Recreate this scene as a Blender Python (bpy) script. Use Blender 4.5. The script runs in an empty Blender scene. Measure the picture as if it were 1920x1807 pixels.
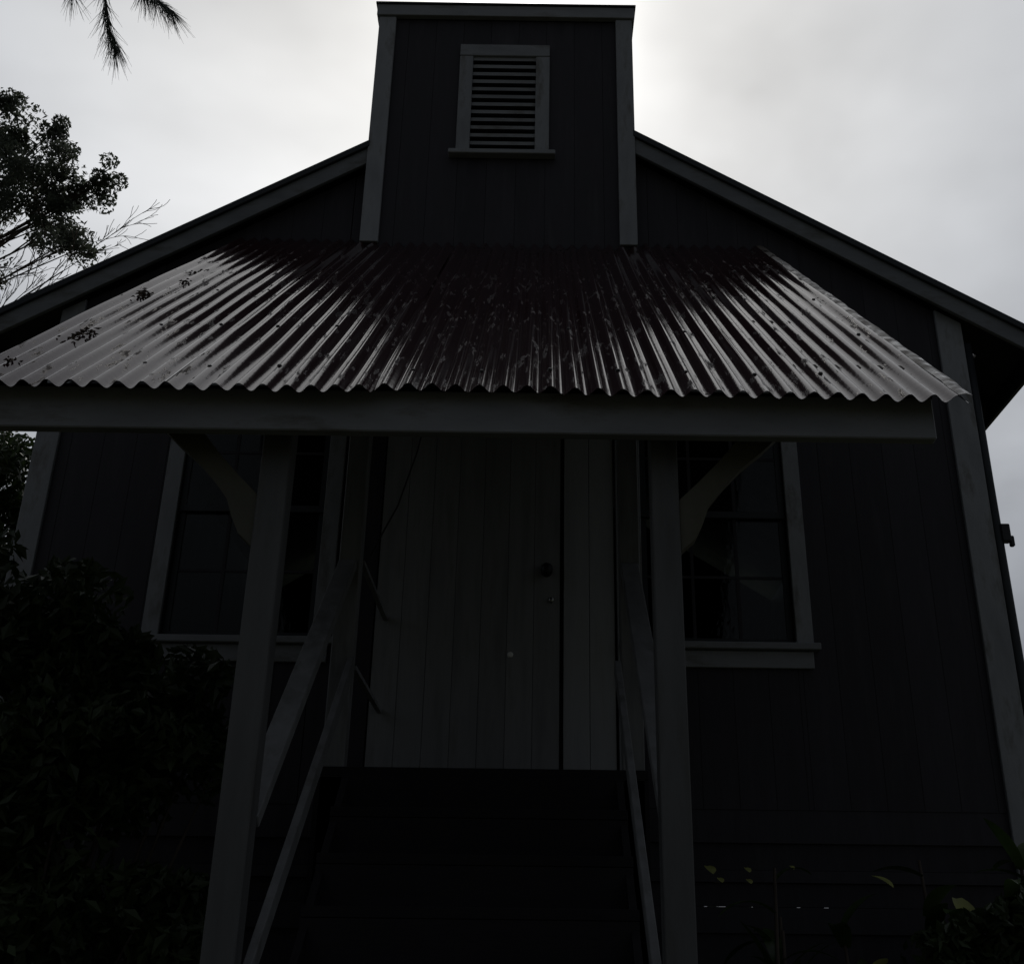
import bpy, bmesh, math, random
import numpy as np
from mathutils import Vector, Matrix

R = math.radians
G = 1.55                       # eye height above the ground; chapel heights below are given from eye level
scene = bpy.context.scene
C = scene.collection

# ------------------------------------------------------------------ camera
cam_d = bpy.data.cameras.new('camera')
cam = bpy.data.objects.new('camera', cam_d); C.objects.link(cam)
pitch, yaw, roll = R(23.569), R(0.193), R(0.707)
fw = Vector((math.sin(yaw)*math.cos(pitch), math.cos(yaw)*math.cos(pitch), math.sin(pitch)))
rt = Vector((math.cos(yaw), -math.sin(yaw), 0)); up = rt.cross(fw)
cr, sr = math.cos(roll), math.sin(roll)
rt2 = rt*cr + up*sr; up2 = up*cr - rt*sr
m3 = Matrix((rt2, up2, -fw)).transposed()
cam.matrix_world = Matrix.Translation((0.126, -5.847, G)) @ m3.to_4x4()
cam_d.sensor_fit = 'HORIZONTAL'; cam_d.sensor_width = 36
cam_d.lens = 2100.5/1920*36
cam_d.shift_x = -56/1920
cam_d.clip_start = 0.05; cam_d.clip_end = 3000
scene.camera = cam

# ------------------------------------------------------------------ sky and sun
SUN = Vector((-0.0227, 0.6826, 0.7304)).normalized()
world = bpy.data.worlds.new('World'); scene.world = world; world.use_nodes = True
nt = world.node_tree; nt.nodes.clear()
def N(t, **kw):
    n = nt.nodes.new(t)
    for k, v in kw.items(): setattr(n, k, v)
    return n
def mth(op, a, b=None, clamp=False):
    n = nt.nodes.new('ShaderNodeMath'); n.operation = op; n.use_clamp = clamp
    for i, v in enumerate((a, b)):
        if v is None: continue
        if isinstance(v, (int, float)): n.inputs[i].default_value = v
        else: nt.links.new(v, n.inputs[i])
    return n.outputs[0]
sky = N('ShaderNodeTexSky', sky_type='NISHITA'); sky.sun_disc = False
sky.sun_elevation = R(46.9); sky.sun_rotation = R(-1.9); sky.dust_density = 3
bg_clear = N('ShaderNodeBackground'); bg_clear.inputs[1].default_value = 0.05
nt.links.new(sky.outputs[0], bg_clear.inputs[0])
tc = N('ShaderNodeTexCoord')
dot = N('ShaderNodeVectorMath', operation='DOT_PRODUCT'); dot.inputs[1].default_value = SUN
nrm = N('ShaderNodeVectorMath', operation='NORMALIZE')
nt.links.new(tc.outputs['Generated'], nrm.inputs[0]); nt.links.new(nrm.outputs[0], dot.inputs[0])
d = mth('MAXIMUM', dot.outputs['Value'], 0.0)
lum = mth('ADD', mth('ADD', mth('MULTIPLY', mth('POWER', d, 6.0), 0.90), 0.112),
          mth('ADD', mth('MULTIPLY', mth('POWER', d, 60.0), 0.14), mth('MULTIPLY', mth('POWER', d, 500.0), 2.5)))
# cloud layer: noise on a flat cloud base above the viewer
sep = N('ShaderNodeSeparateXYZ'); nt.links.new(nrm.outputs[0], sep.inputs[0])
zz = mth('ADD', mth('MAXIMUM', sep.outputs['Z'], 0.0), 0.25)
cmb = N('ShaderNodeCombineXYZ')
nt.links.new(mth('DIVIDE', sep.outputs['X'], zz), cmb.inputs[0]); nt.links.new(mth('DIVIDE', sep.outputs['Y'], zz), cmb.inputs[1])
mp = N('ShaderNodeMapping'); mp.inputs['Location'].default_value = (-16.93, 2.01, 0.66); nt.links.new(cmb.outputs[0], mp.inputs[0])
no1 = N('ShaderNodeTexNoise'); no1.inputs['Scale'].default_value = 1.4; no1.inputs['Detail'].default_value = 5; no1.inputs['Roughness'].default_value = 0.5
no1.inputs['Distortion'].default_value = 0.3
nt.links.new(mp.outputs[0], no1.inputs['Vector'])
no2 = N('ShaderNodeTexNoise'); no2.inputs['Scale'].default_value = 5.0; no2.inputs['Detail'].default_value = 4
nt.links.new(mp.outputs[0], no2.inputs['Vector'])
cl = N('ShaderNodeMapRange'); cl.inputs[1].default_value = 0.32; cl.inputs[2].default_value = 0.68; cl.inputs[3].default_value = 0.65; cl.inputs[4].default_value = 1.20
nt.links.new(no1.outputs[0], cl.inputs[0])
cl2 = N('ShaderNodeMapRange'); cl2.inputs[1].default_value = 0.3; cl2.inputs[2].default_value = 0.7; cl2.inputs[3].default_value = 0.95; cl2.inputs[4].default_value = 1.05
nt.links.new(no2.outputs[0], cl2.inputs[0])
lum = mth('MULTIPLY', mth('MULTIPLY', lum, cl.outputs[0]), cl2.outputs[0])
tint = N('ShaderNodeMix', data_type='RGBA')
tint.inputs['A'].default_value = (0.90, 0.97, 1.10, 1); tint.inputs['B'].default_value = (1.0, 0.992, 0.968, 1)
nt.links.new(mth('POWER', d, 6.0), tint.inputs['Factor'])
bg_cloud = N('ShaderNodeBackground'); nt.links.new(tint.outputs['Result'], bg_cloud.inputs[0]); nt.links.new(lum, bg_cloud.inputs[1])
mixw = N('ShaderNodeMixShader'); mixw.inputs[0].default_value = 0.97
nt.links.new(bg_clear.outputs[0], mixw.inputs[1]); nt.links.new(bg_cloud.outputs[0], mixw.inputs[2])
wo = N('ShaderNodeOutputWorld'); nt.links.new(mixw.outputs[0], wo.inputs[0])

sun_d = bpy.data.lights.new('sun', 'SUN'); sun_d.energy = 1.2; sun_d.angle = R(10); sun_d.color = (1.0, 0.96, 0.9)
sun = bpy.data.objects.new('sun', sun_d); C.objects.link(sun)
sun.rotation_euler = SUN.to_track_quat('Z', 'Y').to_euler(); sun.location = (0, 20, 25)

vs = scene.view_settings
vs.view_transform = 'Standard'; vs.look = 'None'; vs.exposure = 0.0; vs.gamma = 1.0; vs.use_curve_mapping = False
scene.render.engine = 'CYCLES'

# ------------------------------------------------------------------ materials
def mat(name, col, rough=0.6, var=0.25, scale=6.0, stretch=(1, 1, 1), bump=0.15, bscale=30.0, spec=0.5,
        metallic=0.0, wear=None, wear_amt=0.0, wear_scale=4.0, trans=0.0, rvar=0.1, hue=None, rnd=0.12):
    m = bpy.data.materials.new(name); m.use_nodes = True
    t = m.node_tree; t.nodes.clear(); L = t.links.new
    o = t.nodes.new('ShaderNodeOutputMaterial'); b = t.nodes.new('ShaderNodeBsdfPrincipled')
    tcn = t.nodes.new('ShaderNodeTexCoord'); mpn = t.nodes.new('ShaderNodeMapping'); mpn.inputs['Scale'].default_value = stretch
    oi = t.nodes.new('ShaderNodeObjectInfo')
    L(tcn.outputs['Object'], mpn.inputs[0])
    n1 = t.nodes.new('ShaderNodeTexNoise'); n1.inputs['Scale'].default_value = scale; n1.inputs['Detail'].default_value = 5
    L(mpn.outputs[0], n1.inputs['Vector'])
    n2 = t.nodes.new('ShaderNodeTexNoise'); n2.inputs['Scale'].default_value = bscale; n2.inputs['Detail'].default_value = 4
    L(mpn.outputs[0], n2.inputs['Vector'])
    mr = t.nodes.new('ShaderNodeMapRange'); mr.inputs[1].default_value = 0.3; mr.inputs[2].default_value = 0.7
    mr.inputs[3].default_value = 1-var; mr.inputs[4].default_value = 1+var
    L(n1.outputs[0], mr.inputs[0])
    r2 = t.nodes.new('ShaderNodeMapRange'); r2.inputs[3].default_value = 1-rnd; r2.inputs[4].default_value = 1+rnd
    L(oi.outputs['Random'], r2.inputs[0])
    mu = t.nodes.new('ShaderNodeMath'); mu.operation = 'MULTIPLY'; L(mr.outputs[0], mu.inputs[0]); L(r2.outputs[0], mu.inputs[1])
    sc = t.nodes.new('ShaderNodeVectorMath'); sc.operation = 'SCALE'; sc.inputs[0].default_value = col; L(mu.outputs[0], sc.inputs['Scale'])
    colout = sc.outputs[0]
    if wear is not None:
        n3 = t.nodes.new('ShaderNodeTexNoise'); n3.inputs['Scale'].default_value = wear_scale; n3.inputs['Detail'].default_value = 7; n3.inputs['Roughness'].default_value = 0.65
        L(mpn.outputs[0], n3.inputs['Vector'])
        w = t.nodes.new('ShaderNodeMapRange'); w.inputs[1].default_value = 0.52; w.inputs[2].default_value = 0.66; w.inputs[3].default_value = 0; w.inputs[4].default_value = wear_amt
        L(n3.outputs[0], w.inputs[0])
        mx = t.nodes.new('ShaderNodeMix'); mx.data_type = 'RGBA'; mx.inputs['B'].default_value = (*wear, 1)
        L(w.outputs[0], mx.inputs['Factor']); L(colout, mx.inputs['A']); colout = mx.outputs['Result']
    L(colout, b.inputs['Base Color'])
    rr = t.nodes.new('ShaderNodeMapRange'); rr.inputs[1].default_value = 0.35; rr.inputs[2].default_value = 0.65
    rr.inputs[3].default_value = max(rough-rvar, 0.02); rr.inputs[4].default_value = min(rough+rvar, 1)
    L(n1.outputs[0], rr.inputs[0])
    L(rr.outputs[0], b.inputs['Roughness'])
    b.inputs['Metallic'].default_value = metallic
    b.inputs['Specular IOR Level'].default_value = spec
    if bump:
        bp = t.nodes.new('ShaderNodeBump'); bp.inputs['Strength'].default_value = bump; bp.inputs['Distance'].default_value = 0.004
        L(n2.outputs[0], bp.inputs['Height']); L(bp.outputs[0], b.inputs['Normal'])
    if trans > 0:
        tr = t.nodes.new('ShaderNodeBsdfTranslucent'); L(colout, tr.inputs[0])
        ms = t.nodes.new('ShaderNodeMixShader'); ms.inputs[0].default_value = trans
        L(b.outputs[0], ms.inputs[1]); L(tr.outputs[0], ms.inputs[2]); L(ms.outputs[0], o.inputs[0])
    else:
        L(b.outputs[0], o.inputs[0])
    return m

M = {}
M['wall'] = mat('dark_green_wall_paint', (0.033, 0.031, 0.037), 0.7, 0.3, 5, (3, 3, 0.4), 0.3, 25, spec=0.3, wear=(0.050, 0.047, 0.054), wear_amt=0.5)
M['trim'] = mat('grey_trim_paint', (0.23, 0.24, 0.255), 0.55, 0.24, 4, (2, 2, 0.6), 0.25, 40, spec=0.35, wear=(0.115, 0.11, 0.10), wear_amt=0.8)
M['trimh'] = mat('grey_trim_paint_level', (0.23, 0.24, 0.255), 0.55, 0.24, 4, (0.6, 2, 2), 0.25, 40, spec=0.35, wear=(0.115, 0.11, 0.10), wear_amt=0.8)
M['post'] = mat('weathered_post_paint', (0.098, 0.10, 0.102), 0.6, 0.2, 5, (3, 3, 0.5), 0.3, 40, spec=0.3, wear=(0.07, 0.068, 0.06), wear_amt=0.6)
M['bracket'] = mat('olive_bracket_paint', (0.09, 0.087, 0.066), 0.6, 0.2, 6, (1, 1, 1), 0.3, 40, spec=0.3, wear=(0.07, 0.07, 0.04), wear_amt=0.6)
M['door'] = mat('grey_door_paint', (0.24, 0.245, 0.25), 0.55, 0.22, 4, (3, 3, 0.3), 0.25, 35, spec=0.3, wear=(0.15, 0.15, 0.145), wear_amt=0.6)
M['sash'] = mat('dark_sash_paint', (0.03, 0.034, 0.038), 0.55, 0.14, 4, (3, 3, 0.3), 0.25, 35, spec=0.3)
M['doorlight'] = mat('pale_door_board_paint', (0.30, 0.31, 0.32), 0.55, 0.12, 4, (3, 3, 0.3), 0.25, 35, spec=0.3, wear=(0.25, 0.25, 0.24), wear_amt=0.5)
M['rail'] = mat('pale_rail_paint', (0.19, 0.195, 0.20), 0.6, 0.22, 5, (3, 3, 0.5), 0.3, 40, spec=0.3, wear=(0.10, 0.10, 0.09), wear_amt=0.6)
M['rake'] = mat('weathered_rake_paint', (0.165, 0.175, 0.188), 0.6, 0.25, 4, (0.6, 2, 2), 0.3, 40, spec=0.3, wear=(0.09, 0.088, 0.08), wear_amt=0.8)
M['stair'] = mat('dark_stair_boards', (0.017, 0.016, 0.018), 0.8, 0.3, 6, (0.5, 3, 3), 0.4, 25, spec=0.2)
M['under'] = mat('dark_bare_timber', (0.035, 0.030, 0.026), 0.8, 0.3, 6, (2, 0.6, 2), 0.4, 25, spec=0.2)
M['iron'] = mat('black_iron', (0.012, 0.012, 0.013), 0.5, 0.3, 20, bump=0.1, spec=0.4)
M['steel'] = mat('worn_steel', (0.35, 0.35, 0.34), 0.35, 0.3, 30, bump=0.1, metallic=0.9)
M['pipe'] = mat('dark_pipe_paint', (0.020, 0.024, 0.028), 0.55, 0.2, 6, bump=0.15, spec=0.35)
M['interior'] = mat('dark_interior', (0.02, 0.02, 0.02), 0.9, 0.2, 4, bump=0)
M['leafdark'] = mat('dark_green_leaf', (0.035, 0.055, 0.018), 0.5, 0.45, 3, bump=0, spec=0.35, trans=0.2, rnd=0.2)
M['leaftree'] = mat('eucalypt_leaf', (0.075, 0.088, 0.065), 0.5, 0.4, 1.5, bump=0, spec=0.3, trans=0.4)
M['leafbroad'] = mat('broad_green_leaf', (0.04, 0.07, 0.018), 0.4, 0.4, 6, bump=0.1, spec=0.4, trans=0.3, rnd=0.3)
M['leafpale'] = mat('painted_sunlit_leaf', (0.34, 0.36, 0.11), 0.45, 0.2, 10, bump=0.1, spec=0.3, trans=0.35)  # much paler leaf colour, light shining through the leaf painted in
M['needle'] = mat('pine_needle', (0.035, 0.048, 0.028), 0.5, 0.3, 5, bump=0, spec=0.2, trans=0.1)
M['bark'] = mat('grey_brown_bark', (0.07, 0.058, 0.048), 0.9, 0.4, 6, (2, 2, 0.5), 0.6, 18, spec=0.1)
M['deadleaf'] = mat('dead_brown_leaf', (0.045, 0.03, 0.02), 0.8, 0.4, 15, bump=0.2, spec=0.15)
M['ground'] = mat('grassy_ground', (0.056, 0.058, 0.036), 0.95, 0.5, 1.2, bump=0.6, bscale=12, spec=0.1, wear=(0.09, 0.07, 0.045), wear_amt=0.8, wear_scale=0.6)
M['cord'] = mat('black_cord', (0.01, 0.01, 0.01), 0.6, 0.1, 10, bump=0)

# corrugated iron: worn maroon paint, gloss broken up by grime
def iron_roof():
    m = bpy.data.materials.new('worn_maroon_corrugated_iron'); m.use_nodes = True
    t = m.node_tree; L = t.links.new; b = t.nodes['Principled BSDF']
    tcn = t.nodes.new('ShaderNodeTexCoord'); mpn = t.nodes.new('ShaderNodeMapping'); mpn.inputs['Scale'].default_value = (16.0, 2.2, 2.2)
    L(tcn.outputs['Object'], mpn.inputs[0])
    n1 = t.nodes.new('ShaderNodeTexNoise'); n1.inputs['Scale'].default_value = 2.4; n1.inputs['Detail'].default_value = 8; n1.inputs['Roughness'].default_value = 0.68
    L(mpn.outputs[0], n1.inputs['Vector'])
    n2 = t.nodes.new('ShaderNodeTexNoise'); n2.inputs['Scale'].default_value = 45; n2.inputs['Detail'].default_value = 3; L(tcn.outputs['Object'], n2.inputs['Vector'])
    grime = t.nodes.new('ShaderNodeMapRange'); grime.inputs[1].default_value = 0.575; grime.inputs[2].default_value = 0.64; L(n1.outputs[0], grime.inputs[0])
    cr_ = t.nodes.new('ShaderNodeMix'); cr_.data_type = 'RGBA'
    cr_.inputs['A'].default_value = (0.030, 0.013, 0.015, 1); cr_.inputs['B'].default_value = (0.016, 0.010, 0.010, 1)
    b.inputs['Specular Tint'].default_value = (1.0, 0.92, 0.95, 1)
    L(grime.outputs[0], cr_.inputs['Factor']); L(cr_.outputs['Result'], b.inputs['Base Color'])
    ro = t.nodes.new('ShaderNodeMapRange'); ro.inputs[3].default_value = 0.09; ro.inputs[4].default_value = 0.6
    L(grime.outputs[0], ro.inputs[0]); L(ro.outputs[0], b.inputs['Roughness'])
    sp = t.nodes.new('ShaderNodeMapRange'); sp.inputs[3].default_value = 0.36; sp.inputs[4].default_value = 0.08
    L(grime.outputs[0], sp.inputs[0]); L(sp.outputs[0], b.inputs['Specular IOR Level'])
    bp = t.nodes.new('ShaderNodeBump'); bp.inputs['Strength'].default_value = 0.12; bp.inputs['Distance'].default_value = 0.002
    L(n2.outputs[0], bp.inputs['Height']); L(bp.outputs[0], b.inputs['Normal'])
    return m
M['iron_roof'] = iron_roof()
def glass():
    m = bpy.data.materials.new('old_window_glass'); m.use_nodes = True
    t = m.node_tree; L = t.links.new; t.nodes.clear(); o = t.nodes.new('ShaderNodeOutputMaterial')
    tr = t.nodes.new('ShaderNodeBsdfTransparent'); tr.inputs[0].default_value = (0.7, 0.75, 0.74, 1)
    gl = t.nodes.new('ShaderNodeBsdfGlossy'); gl.inputs['Roughness'].default_value = 0.05
    fr = t.nodes.new('ShaderNodeFresnel'); fr.inputs[0].default_value = 1.30
    nz = t.nodes.new('ShaderNodeTexNoise'); nz.inputs['Scale'].default_value = 7
    bp = t.nodes.new('ShaderNodeBump'); bp.inputs['Strength'].default_value = 0.1; bp.inputs['Distance'].default_value = 0.01
    L(nz.outputs[0], bp.inputs['Height']); L(bp.outputs[0], gl.inputs['Normal'])
    mx = t.nodes.new('ShaderNodeMixShader'); L(fr.outputs[0], mx.inputs[0]); L(tr.outputs[0], mx.inputs[1]); L(gl.outputs[0], mx.inputs[2]); L(mx.outputs[0], o.inputs[0])
    return m
M['glass'] = glass()

# ------------------------------------------------------------------ mesh helpers
ORG = {}
def wloc(o):
    v = Vector((0, 0, 0))
    while o is not None: v = v + o.location; o = o.parent
    return v
def link(name, me, material, parent=None, smooth=False, kind=None, label=None):
    o = bpy.data.objects.new(name, me); C.objects.link(o)
    if material is not None and not me.materials: me.materials.append(M[material])
    if parent is not None: o.parent = parent
    if smooth:
        me.polygons.foreach_set('use_smooth', [True]*len(me.polygons))
    if kind: o['kind'] = kind
    if label: o['label'] = label
    return o
def obj(name, bm, material, parent=None, smooth=False, bevel=0.0, kind=None, label=None):
    """coordinates of bm are world coordinates; they are moved into the parent's frame"""
    if bevel: bmesh.ops.bevel(bm, geom=list(bm.edges), offset=bevel, segments=1, affect='EDGES', profile=0.5)
    if parent is not None:
        w = wloc(parent)
        if w.length: bmesh.ops.translate(bm, verts=bm.verts, vec=-w)
    bmesh.ops.recalc_face_normals(bm, faces=bm.faces)
    me = bpy.data.meshes.new(name); bm.to_mesh(me); bm.free()
    return link(name, me, material, parent, smooth, kind, label)
def raw(name, verts, faces, material, parent=None, smooth=False, kind=None):
    v = np.asarray(verts, dtype=float)
    if parent is not None: v = v - np.array(wloc(parent))
    me = bpy.data.meshes.new(name); me.from_pydata(v.tolist(), [], [list(map(int, f)) for f in faces]); me.update()
    return link(name, me, material, parent, smooth, kind)
def box(x0, x1, y0, y1, z0, z1, bm=None):
    bm = bm or bmesh.new()
    vs_ = [bm.verts.new((x, y, z)) for z in (z0, z1) for y in (y0, y1) for x in (x0, x1)]
    for f in ((0, 1, 3, 2), (4, 6, 7, 5), (0, 4, 5, 1), (2, 3, 7, 6), (0, 2, 6, 4), (1, 5, 7, 3)):
        bm.faces.new([vs_[i] for i in f])
    return bm
def prism(pts, axis, a, b, bm=None):
    """polygon pts in the two other axes, extruded along axis 'x' or 'y' from a to b"""
    bm = bm or bmesh.new()
    def P(u, v, w): return (w, u, v) if axis == 'x' else (u, w, v)
    A = [bm.verts.new(P(u, v, a)) for u, v in pts]; B = [bm.verts.new(P(u, v, b)) for u, v in pts]
    bm.faces.new(A); bm.faces.new(B[::-1])
    n = len(pts)
    for i in range(n): bm.faces.new((A[i], A[(i+1) % n], B[(i+1) % n], B[i]))
    return bm
def bar(p, q, wx, wz, bm=None, upv=(0, 0, 1)):
    """rectangular bar from p to q"""
    bm = bm or bmesh.new()
    p, q = Vector(p), Vector(q); t = (q-p).normalized(); s = t.cross(Vector(upv)).normalized(); u = s.cross(t)
    vs_ = []
    for c in (p, q):
        for a, b in ((-1, -1), (1, -1), (1, 1), (-1, 1)): vs_.append(bm.verts.new(c + s*(a*wx/2) + u*(b*wz/2)))
    for f in ((0, 1, 2, 3), (7, 6, 5, 4), (0, 4, 5, 1), (1, 5, 6, 2), (2, 6, 7, 3), (3, 7, 4, 0)): bm.faces.new([vs_[i] for i in f])
    return bm
def tube(pts, radii, n=6, acc=None):
    """tapered tube through pts; returns/extends (verts, faces)"""
    V, F = acc if acc else ([], [])
    pts = [Vector(p) for p in pts]; base = len(V)
    for i, p in enumerate(pts):
        t = (pts[min(i+1, len(pts)-1)] - pts[max(i-1, 0)]).normalized()
        s = t.orthogonal().normalized() if i == 0 else (s - t*s.dot(t)).normalized()
        u = t.cross(s)
        for k in range(n):
            a = 2*math.pi*k/n
            V.append(tuple(p + (s*math.cos(a) + u*math.sin(a))*radii[i]))
    for i in range(len(pts)-1):
        for k in range(n):
            a = base+i*n+k; b = base+i*n+(k+1) % n
            F.append((a, b, b+n, a+n))
    F.append(tuple(base+k for k in range(n))[::-1]); e = base+(len(pts)-1)*n
    F.append(tuple(e+k for k in range(n)))
    return V, F
def thing(name, label, cat, loc=(0, 0, 0), group=None):
    o = bpy.data.objects.new(name, None); C.objects.link(o); o.location = loc; o.empty_display_size = 0.3
    o['label'] = label; o['category'] = cat
    if group: o['group'] = group
    return o
def sub(name, parent):
    o = bpy.data.objects.new(name, None); C.objects.link(o); o.parent = parent; o.empty_display_size = 0.2
    return o
def zg(z): return z + G
def zbox(x0, x1, y0, y1, z0, z1, bm=None): return box(x0, x1, y0, y1, zg(z0), zg(z1), bm)

# ------------------------------------------------------------------ ground
def ground():
    n = 90; xs = np.linspace(-1, 1, n); xs = np.sign(xs)*np.abs(xs)**3*900
    V = []; F = []
    rs = np.random.RandomState(3); ph = rs.rand(6, 3)*6
    for y in xs:
        for x in xs:
            r = math.hypot(x, y-2)
            h = sum(math.sin(x*0.02*(i+1)+ph[i, 0])*math.cos(y*0.017*(i+1)+ph[i, 1])/(i+1) for i in range(4))
            z = h*min(max(r-14, 0)*0.03, 3.0)
            V.append((x, y+2, z))
    for j in range(n-1):
        for i in range(n-1):
            a = j*n+i; F.append((a, a+1, a+n+1, a+n))
    o = raw('ground', V, F, 'ground', smooth=True); o['kind'] = 'structure'
ground()

# ------------------------------------------------------------------ the chapel
chapel = thing('chapel', 'small dark timber chapel with square louvred tower and corrugated porch roof', 'chapel', (0, 0, 0))
AX, AZ, SL = -0.049, 5.438, 0.616           # gable apex (front rake plane) and slope
XL, XR = -2.755, 2.665                      # outer wall faces
DEP = 5.6                                   # depth of the nave
FLOOR = 0.88
def rake(x): return AZ - SL*abs(x-AX)       # top of the roof
def under(x): return rake(x) - 0.13         # underside of the roof
TX0, TX1, TY0, TY1 = -0.985, 0.706, -0.10, 1.55

# openings in the front wall: (x0, x1, z0, z1)
WL = (-1.895, -1.075, 1.62, 3.08); WR = (0.702, 1.520, 1.62, 3.08); DO = (-0.755, 0.56, FLOOR, 3.02)
openings = (WL, WR, DO)

front = sub('front_wall', chapel)
def wall_piece(x0, x1, z0, za, zb, y0, y1, name, m, bevel=0.0):
    return obj(name, prism([(x0, zg(z0)), (x1, zg(z0)), (x1, zg(zb)), (x0, zg(za))], 'y', y0, y1), m, front, bevel=bevel)
def cut(x0, x1):
    spans = [(FLOOR-0.12, None)]
    for (a, b, c, e) in openings:
        if x1 > a+0.001 and x0 < b-0.001:
            new = []
            for (s0, s1) in spans:
                new.append((s0, c)); new.append((e, s1))
            spans = [s for s in new if s[1] is None or s[1]-s[0] > 0.01]
    return spans
edges = {XL, XR, AX}
for a, b, c, e in openings: edges |= {a, b}
x = XL
while x < XR-0.05: edges.add(round(x, 4)); x += 0.187
edges = sorted(edges)
for x0, x1 in zip(edges[:-1], edges[1:]):
    if x1-x0 < 0.004: continue
    for s0, s1 in cut(x0, x1):
        g = 0.0006
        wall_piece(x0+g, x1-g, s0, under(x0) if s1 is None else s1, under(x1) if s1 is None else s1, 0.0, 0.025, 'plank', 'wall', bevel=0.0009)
# inner lining that closes the joints
bm = bmesh.new()
cols = sorted({XL+0.03, XR-0.03, AX, WL[0], WL[1], WR[0], WR[1], DO[0], DO[1]})
for x0, x1 in zip(cols[:-1], cols[1:]):
    for s0, s1 in cut(x0, x1):
        prism([(x0, zg(s0)), (x1, zg(s0)), (x1, zg((under(x1)-0.01) if s1 is None else s1)), (x0, zg((under(x0)-0.01) if s1 is None else s1))], 'y', 0.027, 0.06, bm)
obj('lining', bm, 'interior', front)
# side and rear walls, floor
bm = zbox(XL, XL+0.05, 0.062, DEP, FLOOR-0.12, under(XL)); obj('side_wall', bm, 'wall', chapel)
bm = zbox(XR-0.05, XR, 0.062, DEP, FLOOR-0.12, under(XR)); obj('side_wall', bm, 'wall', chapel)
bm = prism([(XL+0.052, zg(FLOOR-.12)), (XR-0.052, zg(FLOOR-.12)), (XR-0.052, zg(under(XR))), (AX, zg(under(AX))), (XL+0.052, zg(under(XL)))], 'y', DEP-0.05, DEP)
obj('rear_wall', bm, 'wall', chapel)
obj('floor', zbox(XL+0.06, XR-0.06, 0.07, DEP-0.06, FLOOR-0.10, FLOOR-0.04), 'interior', chapel)

# corner boards
for x0, x1 in ((XL-0.012, -2.634), (2.522, XR+0.008)):
    bm = prism([(x0, zg(-0.9)), (x1, zg(-0.9)), (x1, zg(under(x1)-.004)), (x0, zg(under(x0)-.004))], 'y', -0.028, -0.003)
    obj('corner_board', bm, 'trim', chapel, bevel=0.003)
# skirting slats below the floor, with narrow gaps
skirt = sub('skirting', chapel)
rnd = random.Random(5)
bounds = [-1.52, -1.36, -1.20, -1.04, -0.88, -0.72, -0.56, -0.40, -0.24, -0.08, 0.06, 0.18, 0.302, 0.414, 0.473, 0.60, FLOOR-0.125]
rows = list(zip(bounds[:-1], bounds[1:]))
for i, (a, b) in enumerate(rows):
    open_top = b in (0.302, 0.414, 0.473)               # warped joints that let daylight through
    dy = 0.0 if i % 2 else 0.021
    obj('slat', zbox(XL+0.01, XR-0.01, 0.004+dy, 0.024+dy, a, b-0.003 if open_top else b+0.012), 'wall', skirt)
for zc, breaks in ((0.473, ((0.965, 1.02), (1.175, 1.195), (1.41, 1.43))), (0.414, ((1.03, 1.06), (1.18, 1.21))), (0.302, ((0.955, 1.08), (1.19, 1.215), (1.43, 1.45), (1.565, 1.59)))):
    x0 = XL+0.06
    for b0, b1 in breaks + ((XR-0.06, None),):
        obj('daylight_mask_strip', zbox(x0, b0, 0.048, 0.060, zc-0.022, zc+0.022), 'under', skirt); x0 = b1  # strips added behind the joints, broken so daylight shows only as spots
for px in (-2.6, -1.3, -0.2, 0.75, 1.30, 2.52):
    for py_ in (0.12, DEP*0.5, DEP-0.1):
        obj('pier', zbox(px-0.06, px+0.06, py_-0.06, py_+0.06, -1.56, FLOOR-0.105), 'under', skirt)
for (a, b) in rows[::2]:
    obj('slat', zbox(XL+0.01, -0.3, DEP-0.02, DEP-0.001, a, b), 'wall', skirt)

# main roof: two slopes of boarded iron, with a pin hole near the right eave
roof = sub('main_roof', chapel)
EX = 3.10
YF = -0.10
def slope(sign, pieces, name, hole=None):
    bm = bmesh.new()
    for (xa, xb, ya, yb) in pieces:
        pts = [(xa, zg(rake(xa))), (xb, zg(rake(xb))), (xb, zg(rake(xb)-0.03)), (xa, zg(rake(xa)-0.03))]
        prism(pts, 'y', ya, yb, bm)
    return obj(name, bm, 'pipe', roof)
EL = -3.20
slope(-1, [(EL, TX0-0.004, YF+0.03, DEP+0.3), (TX0-0.004, AX, TY1+0.002, DEP+0.3)], 'roof_slope')
hx, hy, hr, hq = 2.872, 0.342, 0.014, 0.030
slope(1, [(AX, TX1+0.004, TY1+0.002, DEP+0.3), (TX1+0.004, hx-hr, YF+0.03, DEP+0.3), (hx+hr, EX, YF+0.03, DEP+0.3),
          (hx-hr, hx+hr, YF+0.03, hy-hq), (hx-hr, hx+hr, hy+hq, DEP+0.3)], 'roof_slope')
# rake boards
for xa, xb in ((EL, TX0-0.002), (TX1+0.002, EX)):
    for (dz0, dz1, y0, y1, nm) in ((0.012, -0.145, YF, YF+0.027, 'rake_board'), (0.022, -0.028, YF-0.022, YF-0.001, 'rake_trim')):
        s = SL
        pts = [(xa, zg(rake(xa)+dz0)), (xb, zg(rake(xb)+dz0)), (xb, zg(rake(xb)+dz1)), (xa, zg(rake(xa)+dz1))]
        obj(nm, prism(pts, 'y', y0, y1), 'rake' if nm == 'rake_board' else 'pipe', roof, bevel=0.003)
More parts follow.
